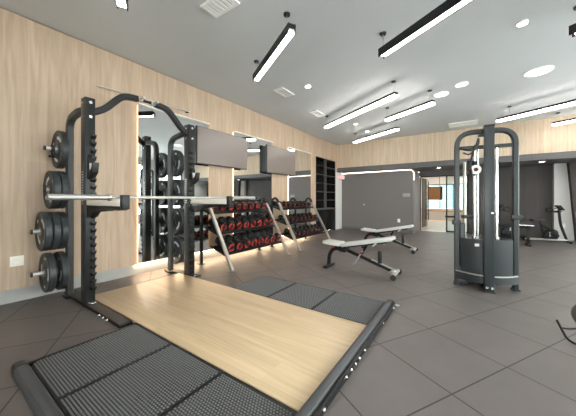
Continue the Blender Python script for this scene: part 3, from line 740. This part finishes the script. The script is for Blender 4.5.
def dumbbell_rack(y0, y1, label, which, sizes, endmat, count):
    yc = (y0 + y1) / 2
    t = thing('dumbbell_rack', label, 'dumbbell rack', (-3.7, yc, 0), group='three-tier dumbbell racks along the mirrors')
    fx, tx, tz, rx = -3.22, -3.83, 1.10, -4.04
    for y in (y0, y1):
        leg = obj('front_leg', MB().sweep([(fx, y, 0.012), (tx, y, tz)], 0, rect=(0.062, 0.050), up=(1, 0, 0)), 'leg_steel', t, label='champagne steel slanted front leg')
        obj('foot_plate', MB().box(fx - 0.05, fx + 0.07, y - 0.045, y + 0.045, 0.001, 0.012, 0.002), 'leg_steel', leg)
        arc = [(tx - 0.004, y, tz + 0.012), (tx - 0.045, y, tz + 0.085), (tx - 0.10, y, tz + 0.125), (tx - 0.15, y, tz + 0.115), (rx - 0.005, y, tz + 0.06), (rx, y, tz - 0.06), (rx, y, 0.012)]
        post = obj('rear_post', MB().sweep(fillet(arc, 0.05, 4), 0, rect=(0.05, 0.05), up=(1, 0, 0)).box(rx - 0.06, rx + 0.06, y - 0.045, y + 0.045, 0.001, 0.0125, 0.002), 'black', t)
    for k, (z, nm) in enumerate(((0.955, 'top'), (0.60, 'middle'), (0.26, 'bottom'))):
        L, R = sizes[k]
        xf = fx + (tx - fx) * z / tz - 0.03     # front edge at the legs
        W = 0.36
        ca, sa = math.cos(TILT), math.sin(TILT)
        rot = Matrix.Translation((xf, 0, z)) @ Matrix.Rotation(TILT, 4, 'Y')   # local -x runs back and up
        sh = MB()
        sh.box(-0.045, 0.0, y0 + 0.028, y1 - 0.028, -0.03, 0.0, 0.004, mtx=rot)
        sh.box(-W, -W + 0.045, y0 + 0.028, y1 - 0.028, -0.03, 0.0, 0.004, mtx=rot)
        sh.box(-W + 0.045, -0.045, y0 + 0.028, y1 - 0.028, -0.03, -0.018, mtx=rot)
        sh.box(0.0, 0.008, y0 + 0.028, y1 - 0.028, -0.03, 0.028, 0.002, mtx=rot)
        tr = obj('tier', sh, 'black', t)
        for y, s in ((y0, 1), (y1, -1)):
            bk = MB(); ya, yb = (y - 0.012, y + 0.012) 
            bk.box(-W - 0.05, 0.01, ya, yb, -0.035, -0.004, 0.003, mtx=rot)
            obj('side_bracket', bk, 'black', tr)
        n = count
        for i in range(n):
            e = R + 0.042; yy = y0 + e + (y1 - y0 - 2 * e) * i / (n - 1)
            c = rot @ Vector((-W / 2 - 0.014, 0, R * 1.0 + 0.002))
            key = (which, k)
            lab = '%s dumbbell from the left on the %s tier of the %s' % (ORD[i], nm, which)
            rt = (random.uniform(0, 6.28), TILT, random.uniform(-0.03, 0.03))
            rt = (random.uniform(0, 6.28), TILT, random.uniform(-0.02, 0.02))
            if i == 0:
                o = dumbbell(L, R, endmat, 'dumbbell'); proto = o
                o.location = (c.x, yy, c.z); o.rotation_euler = rt; o['label'] = lab
                o['group'] = 'dumbbells on the %s tier of the %s' % (nm, which)
            else:
                dup(proto, (c.x, yy, c.z), rt, lab, 'dumbbells on the %s tier of the %s' % (nm, which))
dumbbell_rack(3.03, 4.65, 'three-tier dumbbell rack with large red-ringed dumbbells, beside the squat rack', 'nearer rack, red-ringed', [(0.30, 0.078), (0.34, 0.087), (0.37, 0.0925)], 'red', 8)
dumbbell_rack(5.13, 6.78, 'three-tier dumbbell rack with small chrome-handled dumbbells, nearer the black shelving', 'farther rack, small black', [(0.26, 0.055), (0.28, 0.061), (0.30, 0.067)], 'dull_red', 8)

# ------------------------------------------------------------------ benches
def bench(loc, label):
    t = thing('weight_bench', label, 'bench', loc, 0.0, 'adjustable grey weight benches')
    R0 = Vector(loc)
    def W(mb): return mb
    def part(name, mb, mat, par=None, label=None):
        return obj(name, mb, mat, par or t, world=False, label=label)
    # pads: local x runs from the seat to the head end
    seat = Matrix.Translation((-0.46, 0, 0.435)) @ Matrix.Rotation(math.radians(4), 4, 'Y')
    part('seat_pad', MB().box(-0.16, 0.16, -0.14, 0.14, -0.028, 0.028, 0.02, 3, mtx=seat), 'upholstery')
    back = Matrix.Translation((0.13, 0, 0.505)) @ Matrix.Rotation(math.radians(-12), 4, 'Y')
    bp = part('back_pad', MB().box(-0.42, 0.42, -0.14, 0.14, -0.028, 0.028, 0.02, 3, mtx=back), 'upholstery')
    part('pad_frame', MB().box(-0.40, 0.30, -0.03, 0.03, -0.06, -0.029, 0.004, mtx=back), 'black', bp)
    part('hinge_bracket', MB().prism([(-0.46, 0.40), (-0.20, 0.40), (-0.18, 0.36), (-0.24, 0.29), (-0.34, 0.30)], 1, -0.05, 0.05, 0.004), 'black')
    fl = part('front_leg', MB().sweep(fillet([(-0.33, 0, 0.345), (-0.47, 0, 0.33), (-0.545, 0, 0.22), (-0.555, 0, 0.035)], 0.14, 6), 0, rect=(0.06, 0.05), up=(0, 1, 0)), 'black')
    part('foot_bar', MB().box(-0.59, -0.52, -0.17, 0.17, 0.001, 0.04, 0.008), 'black', fl)
    part('seat_knob', MB().cyl((-0.44, -0.05, 0.38), (-0.44, -0.085, 0.38), 0.016).cyl((-0.44, -0.086, 0.38), (-0.44, -0.10, 0.38), 0.022), 'red', label='red adjustment knob')
    rl = part('main_rail', MB().sweep([(-0.28, 0, 0.35), (0.53, 0, 0.085)], 0, rect=(0.045, 0.050), up=(0, 0, 1)), 'black')
    part('rail_cover', MB().sweep([(0.20, 0, 0.225), (0.52, 0, 0.120)], 0, rect=(0.046, 0.012), up=(0, 0, 1)), 'steel_light', rl)
    part('rear_foot', MB().cyl((0.565, -0.19, 0.06), (0.565, 0.19, 0.06), 0.028, n=16).prism([(0.47, 0.07), (0.53, 0.12), (0.575, 0.10), (0.59, 0.045), (0.55, 0.035)], 1, -0.055, 0.055, 0.006), 'steel_light')
    for s in (-1, 1):
        part('wheel', MB().lathe([(0.012, 0), (0.036, 0), (0.042, 0.006), (0.042, 0.022), (0.036, 0.028), (0.012, 0.028)], (0.575, s * 0.192, 0.043), (0, s, 0), n=20), 'black_soft')
    part('handle_post', MB().cyl((0.33, 0, 0.180), (0.33, 0, 0.375), 0.033, n=18, bev=0.006), 'black')
    part('support_ladder', MB().box(-0.004, 0.016, -0.035, -0.015, 0, 0.30, mtx=Matrix.Translation((-0.10, 0, 0.10)) @ Matrix.Rotation(math.radians(32), 4, 'Y')).box(-0.004, 0.016, 0.015, 0.035, 0, 0.30, mtx=Matrix.Translation((-0.10, 0, 0.10)) @ Matrix.Rotation(math.radians(32), 4, 'Y')), 'steel_light')
    part('adjuster', MB().sweep([(0.02, -0.0, 0.27), (0.12, 0, 0.44)], 0, rect=(0.035, 0.03), up=(0, 1, 0)).cyl((0.05, -0.02, 0.32), (0.05, -0.07, 0.32), 0.013), 'black')
    part('pull_pin', MB().cyl((0.05, -0.071, 0.32), (0.05, -0.09, 0.32), 0.015), 'red', label='red pull pin')
    part('pad_handle', MB().cyl((0.29, -0.06, 0.50), (0.25, -0.12, 0.46), 0.012), 'steel_light')
bench((-1.48, 4.22, 0), 'nearer adjustable bench with pale grey pads, close to the platform')
bench((-1.56, 6.42, 0), 'farther adjustable bench with pale grey pads, in front of the grey alcove')

# ------------------------------------------------------------------ cable tower
tw = thing('cable_tower', 'tall dark grey cable pulley tower standing alone on the floor', 'cable machine', (0.19, 4.45, 0), math.radians(9))
def tp(name, mb, mat, par=None, label=None): return obj(name, mb, mat, par or tw, world=False, label=label)
fr = fillet([(-0.325, 0, 0.02), (-0.325, 0, 2.125), (0.325, 0, 2.125), (0.325, 0, 0.02)], 0.20, 10)
tp('side_frame', MB().sweep(fr, 0, rect=(0.07, 0.062), up=(1, 0, 0)), 'charcoal')
cc = tp('centre_column', MB().use('charcoal').box(-0.062, 0.046, -0.275, -0.225, 0.012, 2.12, 0.008).use('black').box(-0.064, 0.048, -0.277, -0.223, 2.1205, 2.15, 0.004), None)
tp('bolt', MB().cyl((-0.035, -0.275, 0.07), (-0.035, -0.287, 0.07), 0.016, n=12), 'bolt', cc)
for x, z in ((0.02, 0.07), (0.02, 1.02)): tp('bolt', MB().cyl((x, -0.275, z), (x, -0.287, z), 0.016 if z < 1 else 0.010, n=12), 'bolt', cc)
tp('column_foot', MB().box(-0.070, 0.054, -0.285, -0.20, 0.001, 0.012, 0.003), 'charcoal', cc)
tp('top_bridge', MB().box(-0.045, 0.03, -0.224, 0.20, 2.09, 2.14, 0.006), 'charcoal')
tp('crossbar', MB().box(-0.293, 0.293, -0.03, 0.03, 1.89, 1.935, 0.006), 'charcoal')
for s in (-1, 1):
    tp('post_foot', MB().box(s * 0.325 - 0.042, s * 0.325 + 0.042, -0.045, 0.06, 0.001, 0.02, 0.003), 'charcoal')
# bowed lower shrouds and base bar
def bow(x): return -0.040 - 0.183 * (1 - (x / 0.345) ** 2)
def bow_flat(xa, xb, th):
    P = [(xa + (xb - xa) * k / 8, -0.03 - 0.10 * (1 - ((xa + (xb - xa) * k / 8) / 0.32) ** 2)) for k in range(9)]
    return P + [(x, y + th) for x, y in reversed(P)]
def bow_wall(xa, xb, z0, z1, th, off=0.0):
    n = 10; P = []
    for k in range(n + 1):
        x = xa + (xb - xa) * k / n; P.append((x, bow(x) + off))
    return P + [(x, y + th) for x, y in reversed(P)]
tp('shroud', MB().prism(bow_flat(-0.287, -0.01, 0.015), 2, 0.16, 0.66), 'charcoal')
tp('shroud', MB().prism(bow_flat(0.005, 0.287, 0.015), 2, 0.16, 0.66), 'charcoal')
bs = tp('base_bow', MB().prism(bow_wall(-0.345, 0.345, 0, 0, 0.035, 0.0), 2, 0.095, 0.190), 'charcoal')
tp('trim_strip', MB().prism(bow_wall(-0.344, 0.344, 0, 0, 0.030, 0.003), 2, 0.1905, 0.203), 'steel_light', bs, label='bright steel trim strip')
tp('weight_shield', MB().box(-0.285, -0.225, -0.02, 0.18, 0.24, 0.86, 0.004), 'charcoal')
ws = MB()
for k in range(14): ws.box(-0.20, 0.20, 0.04, 0.16, 0.06 + k * 0.032, 0.089 + k * 0.032, 0.002)
tp('weight_stack', ws, 'black')
for x in (-0.118, 0.128):
    tp('guide_rod', MB().cyl((x, 0.0, 0.66), (x, 0.0, 1.90), 0.017, n=14).cyl((x, 0.0, 0.60), (x, 0.0, 0.69), 0.032, n=14), 'chrome')
tp('guide_rod', MB().cyl((-0.062, 0.10, 0.5), (-0.062, 0.10, 1.90), 0.010, n=12), 'chrome')
tp('rear_column', MB().cyl((-0.205, 0.20, 0.02), (-0.205, 0.20, 1.74), 0.020, n=14), 'leg_steel')
tp('base_frame', MB().box(-0.26, 0.26, 0.18, 0.26, 0.001, 0.06, 0.006).box(-0.04, 0.04, -0.21, 0.18, 0.001, 0.058, 0.004).box(-0.285, -0.20, -0.02, 0.20, 0.02, 0.06), 'charcoal')
pu = tp('pulley', MB().use('white').lathe([(0.012, 0), (0.06, 0), (0.063, 0.006), (0.052, 0.014), (0.063, 0.022), (0.060, 0.028), (0.012, 0.028)], (-0.115, -0.05, 1.60), (0, -1, 0), n=24).use('red').cyl((-0.115, -0.079, 1.60), (-0.115, -0.084, 1.60), 0.027, n=20).use('black').cyl((-0.115, -0.0845, 1.60), (-0.115, -0.089, 1.60), 0.021, n=16), None, label='white pulley wheel with red hub')
tp('pulley_bracket', MB().box(-0.135, -0.095, -0.045, 0.04, 1.52, 1.72, 0.004), 'black', pu)
tp('cable', MB().cyl((-0.055, -0.065, 0.55), (-0.055, -0.065, 1.60), 0.005, n=8), 'black')
tp('adjuster_carriage', MB().box(-0.26, -0.13, -0.02, 0.12, 0.93, 0.97, 0.004).cyl((-0.30, 0.0, 0.95), (-0.47, -0.06, 0.95), 0.014).box(-0.20, -0.10, 0.02, 0.10, 1.62, 1.74, 0.005), 'black')
tp('clamp', MB().box(0.28, 0.38, -0.05, 0.05, 0.93, 0.99, 0.004).box(0.38, 0.41, -0.02, 0.02, 0.945, 0.975), 'charcoal')
tp('clamp', MB().box(-0.38, -0.28, -0.05, 0.05, 0.84, 0.90, 0.004), 'charcoal')
tp('name_plate', MB().box(-0.135, -0.088, -0.126, -0.116, 0.565, 0.60), 'steel_light')
# hanging strap on the crossbar
st = thing('cable_strap', 'black looped strap and handle hanging from the cable tower crossbar', 'strap', (0.05, 4.37, 1.9))
zz = [Vector((-0.30, -0.06, 1.905)), Vector((-0.23, -0.065, 1.87)), Vector((-0.12, -0.065, 1.86)), Vector((-0.08, -0.07, 1.96)), Vector((-0.085, -0.075, 2.03)), Vector((-0.10, -0.075, 1.98)), Vector((-0.135, -0.075, 1.86)), Vector((-0.19, -0.07, 1.80)), Vector((-0.26, -0.07, 1.84))]
z2 = [Vector((-0.125, -0.095, 1.93)), Vector((-0.16, -0.115, 1.80)), Vector((-0.18, -0.115, 1.70)), Vector((-0.185, -0.115, 1.62)), Vector((-0.17, -0.115, 1.55))]
R9 = Matrix.Translation((0.19, 4.45, 0)) @ Matrix.Rotation(math.radians(9), 4, 'Z')
obj('strap', MB().sweep(fillet([R9 @ p for p in zz], 0.04, 4), 0.011, n=8), 'black_soft', st)
obj('strap_loop', MB().sweep(fillet([R9 @ p for p in z2], 0.04, 4), 0.014, n=8), 'black_soft', st)

# ------------------------------------------------------------------ exercise bikes
def bike(loc, rz, label, light_base=True):
    t = thing('exercise_bike', label, 'exercise bike', loc, rz, 'black exercise bikes by the dark wall')
    def p(name, mb, mat, par=None, label=None): return obj(name, mb, mat, par or t, world=False, label=label)
    t.scale = (0.8, 0.8, 0.8)
    p('base_rail', MB().box(-0.62, 0.52, -0.035, 0.035, 0.05, 0.11, 0.008), 'steel_light' if light_base else 'black')
    for x in (-0.58, 0.50):
        p('foot_bar', MB().cyl((x, -0.26, 0.035), (x, 0.26, 0.035), 0.033, n=14), 'black')
    body = p('drive_housing', MB().prism([(-0.12, 0.11), (0.24, 0.11), (0.30, 0.24), (0.18, 0.42), (0.04, 0.46), (-0.10, 0.30)], 1, -0.075, 0.075, 0.02), 'black')
    p('flywheel', MB().lathe([(0.03, 0), (0.105, 0), (0.12, 0.010), (0.12, 0.03), (0.105, 0.04), (0.03, 0.04)], (0.12, -0.08, 0.33), (0, -1, 0), n=28).lathe([(0.03, 0), (0.05, 0), (0.05, 0.01), (0.03, 0.01)], (0.12, -0.121, 0.33), (0, -1, 0), n=20), 'black', body)
    p('frame_bar', MB().sweep([(-0.20, 0, 0.62), (0.10, 0, 0.38)], 0, rect=(0.07, 0.09), up=(0, 1, 0)), 'black')
    p('seat_post', MB().sweep([(-0.10, 0, 0.30), (-0.22, 0, 0.72)], 0, rect=(0.06, 0.05), up=(0, 1, 0)), 'black')
    p('saddle', MB().prism([(-0.46, -0.10), (-0.40, -0.13), (-0.24, -0.09), (-0.06, -0.03), (-0.04, 0.0), (-0.06, 0.03), (-0.24, 0.09), (-0.40, 0.13), (-0.46, 0.10)], 2, 0.725, 0.80, 0.02), 'black_soft')
    p('mast', MB().sweep(fillet([(0.50, 0, 0.10), (0.34, 0, 0.62), (0.30, 0, 1.12)], 0.15, 6), 0, rect=(0.065, 0.055), up=(0, 1, 0)), 'black')
    hb = MB()
    for s in (-1, 1):
        hb.sweep(fillet([(0.30, 0, 1.06), (0.30, s * 0.20, 1.08), (0.10, s * 0.24, 1.04), (0.02, s * 0.22, 1.14), (0.20, s * 0.18, 1.20)], 0.08, 5), 0.017, n=10)
    p('handlebar', hb, 'black')
    cm = Matrix.Translation((0.33, 0, 1.19)) @ Matrix.Rotation(math.radians(-35), 4, 'Y')
    cs = p('console', MB().box(-0.02, 0.02, -0.16, 0.16, -0.09, 0.11, 0.012, mtx=cm), 'black')
    p('screen', MB().box(-0.023, -0.0205, -0.13, 0.13, -0.06, 0.09, mtx=cm), 'screen', cs)
    for s in (-1, 1):
        ck = p('crank', MB().cyl((0.02, s * 0.076, 0.34), (0.02, s * 0.12, 0.34), 0.02).box(0.005, 0.035, s * 0.11 - 0.008, s * 0.11 + 0.008, 0.34 if s > 0 else 0.18, 0.50 if s > 0 else 0.34, 0.003), 'steel_light')
        z = 0.49 if s > 0 else 0.19
        p('pedal', MB().box(-0.03, 0.07, s * 0.17 - 0.045, s * 0.17 + 0.045, z - 0.015, z + 0.015, 0.004), 'black', ck)
bike((1.83, 10.12, 0), math.radians(12), 'black exercise bike standing in front of the leaning white pier')
bike((1.03, 10.30, 0), math.radians(200), 'black exercise bike half hidden behind the cable tower', False)
t = thing('flat_bench', 'dark low bench with a short chrome end bar behind the cable tower', 'bench', (0.95, 9.0, 0))
obj('pad', MB().box(0.55, 1.36, 8.92, 9.14, 0.505, 0.545, 0.012), 'black_soft', t)
obj('end_bar', MB().cyl((1.08, 8.90, 0.525), (1.37, 8.90, 0.525), 0.018).cyl((1.10, 8.90, 0.525), (1.10, 8.93, 0.525), 0.012), 'chrome', t)
obj('frame', MB().box(0.60, 1.32, 9.0, 9.06, 0.45, 0.504, 0.006).box(0.66, 0.72, 9.0, 9.06, 0.04, 0.45, 0.004).box(1.24, 1.30, 9.0, 9.06, 0.04, 0.45, 0.004), 'black', t)
for x in (0.69, 1.27): obj('foot_bar', MB().box(x - 0.035, x + 0.035, 8.82, 9.24, 0.001, 0.04, 0.006), 'black', t)

# ------------------------------------------------------------------ stand with grey roller at the right edge
t = thing('roller_stand', 'black bent-rod stand carrying a rounded grey pad at the right edge', 'stand', (0.85, 3.2, 0))
def fl(px, py, z):
    F, H0, h = 260.0, 199.0, 1.2; S, C = math.sin(math.atan(180 / 260)), math.cos(math.atan(180 / 260))
    d = F * (h - z) / (py - H0); l = (px - 288) / F * d
    return Vector((l * C - d * S, l * S + d * C, z))
rod = [Vector((0.66, 3.31, 0.105)), Vector((0.672, 3.22, 0.062)), Vector((0.69, 3.12, 0.011)), Vector((0.86, 3.02, 0.011)), Vector((1.15, 3.42, 0.011))]
obj('floor_rod', MB().sweep(fillet(rod, 0.06, 5), 0.0095, n=10), 'black', t)
obj('cradle', MB().sweep(fillet([Vector((0.668, 3.24, 0.070)), Vector((0.73, 3.28, 0.058)), Vector((0.79, 3.32, 0.066)), Vector((0.86, 3.36, 0.060)), Vector((1.0, 3.30, 0.013))], 0.05, 5), 0.0085, n=10), 'black', t)
obj('pad', MB().ball((0.855, 3.36, 0.178), 0.095, 0.095, 0.11), 'grey_ball', t)

# ------------------------------------------------------------------ camera, world, view
cam = bpy.data.cameras.new('camera'); co = bpy.data.objects.new('camera', cam); COL.objects.link(co)
cam.sensor_width = 36; cam.sensor_fit = 'HORIZONTAL'; cam.lens = 260 / 576 * 36
cam.shift_y = -(208 - 199) / 576 * 1.0
cam.clip_start = 0.05; cam.clip_end = 200
co.location = (0, 0, 1.2); co.rotation_euler = (PI / 2, 0, math.atan(180 / 260))
scn.camera = co
w = bpy.data.worlds.new('sky'); scn.world = w; w.use_nodes = True
bg = w.node_tree.nodes['Background']; bg.inputs[0].default_value = (1.0, 0.975, 0.94, 1); bg.inputs[1].default_value = 9.0
vs = scn.view_settings
vs.view_transform = 'Standard'; vs.look = 'None'; vs.gamma = 1; vs.use_curve_mapping = False; vs.exposure = 0.84
scn.cycles.max_bounces = 10; scn.cycles.diffuse_bounces = 6; scn.cycles.glossy_bounces = 5; scn.cycles.transparent_max_bounces = 16
scn.cycles.sample_clamp_indirect = 6.0
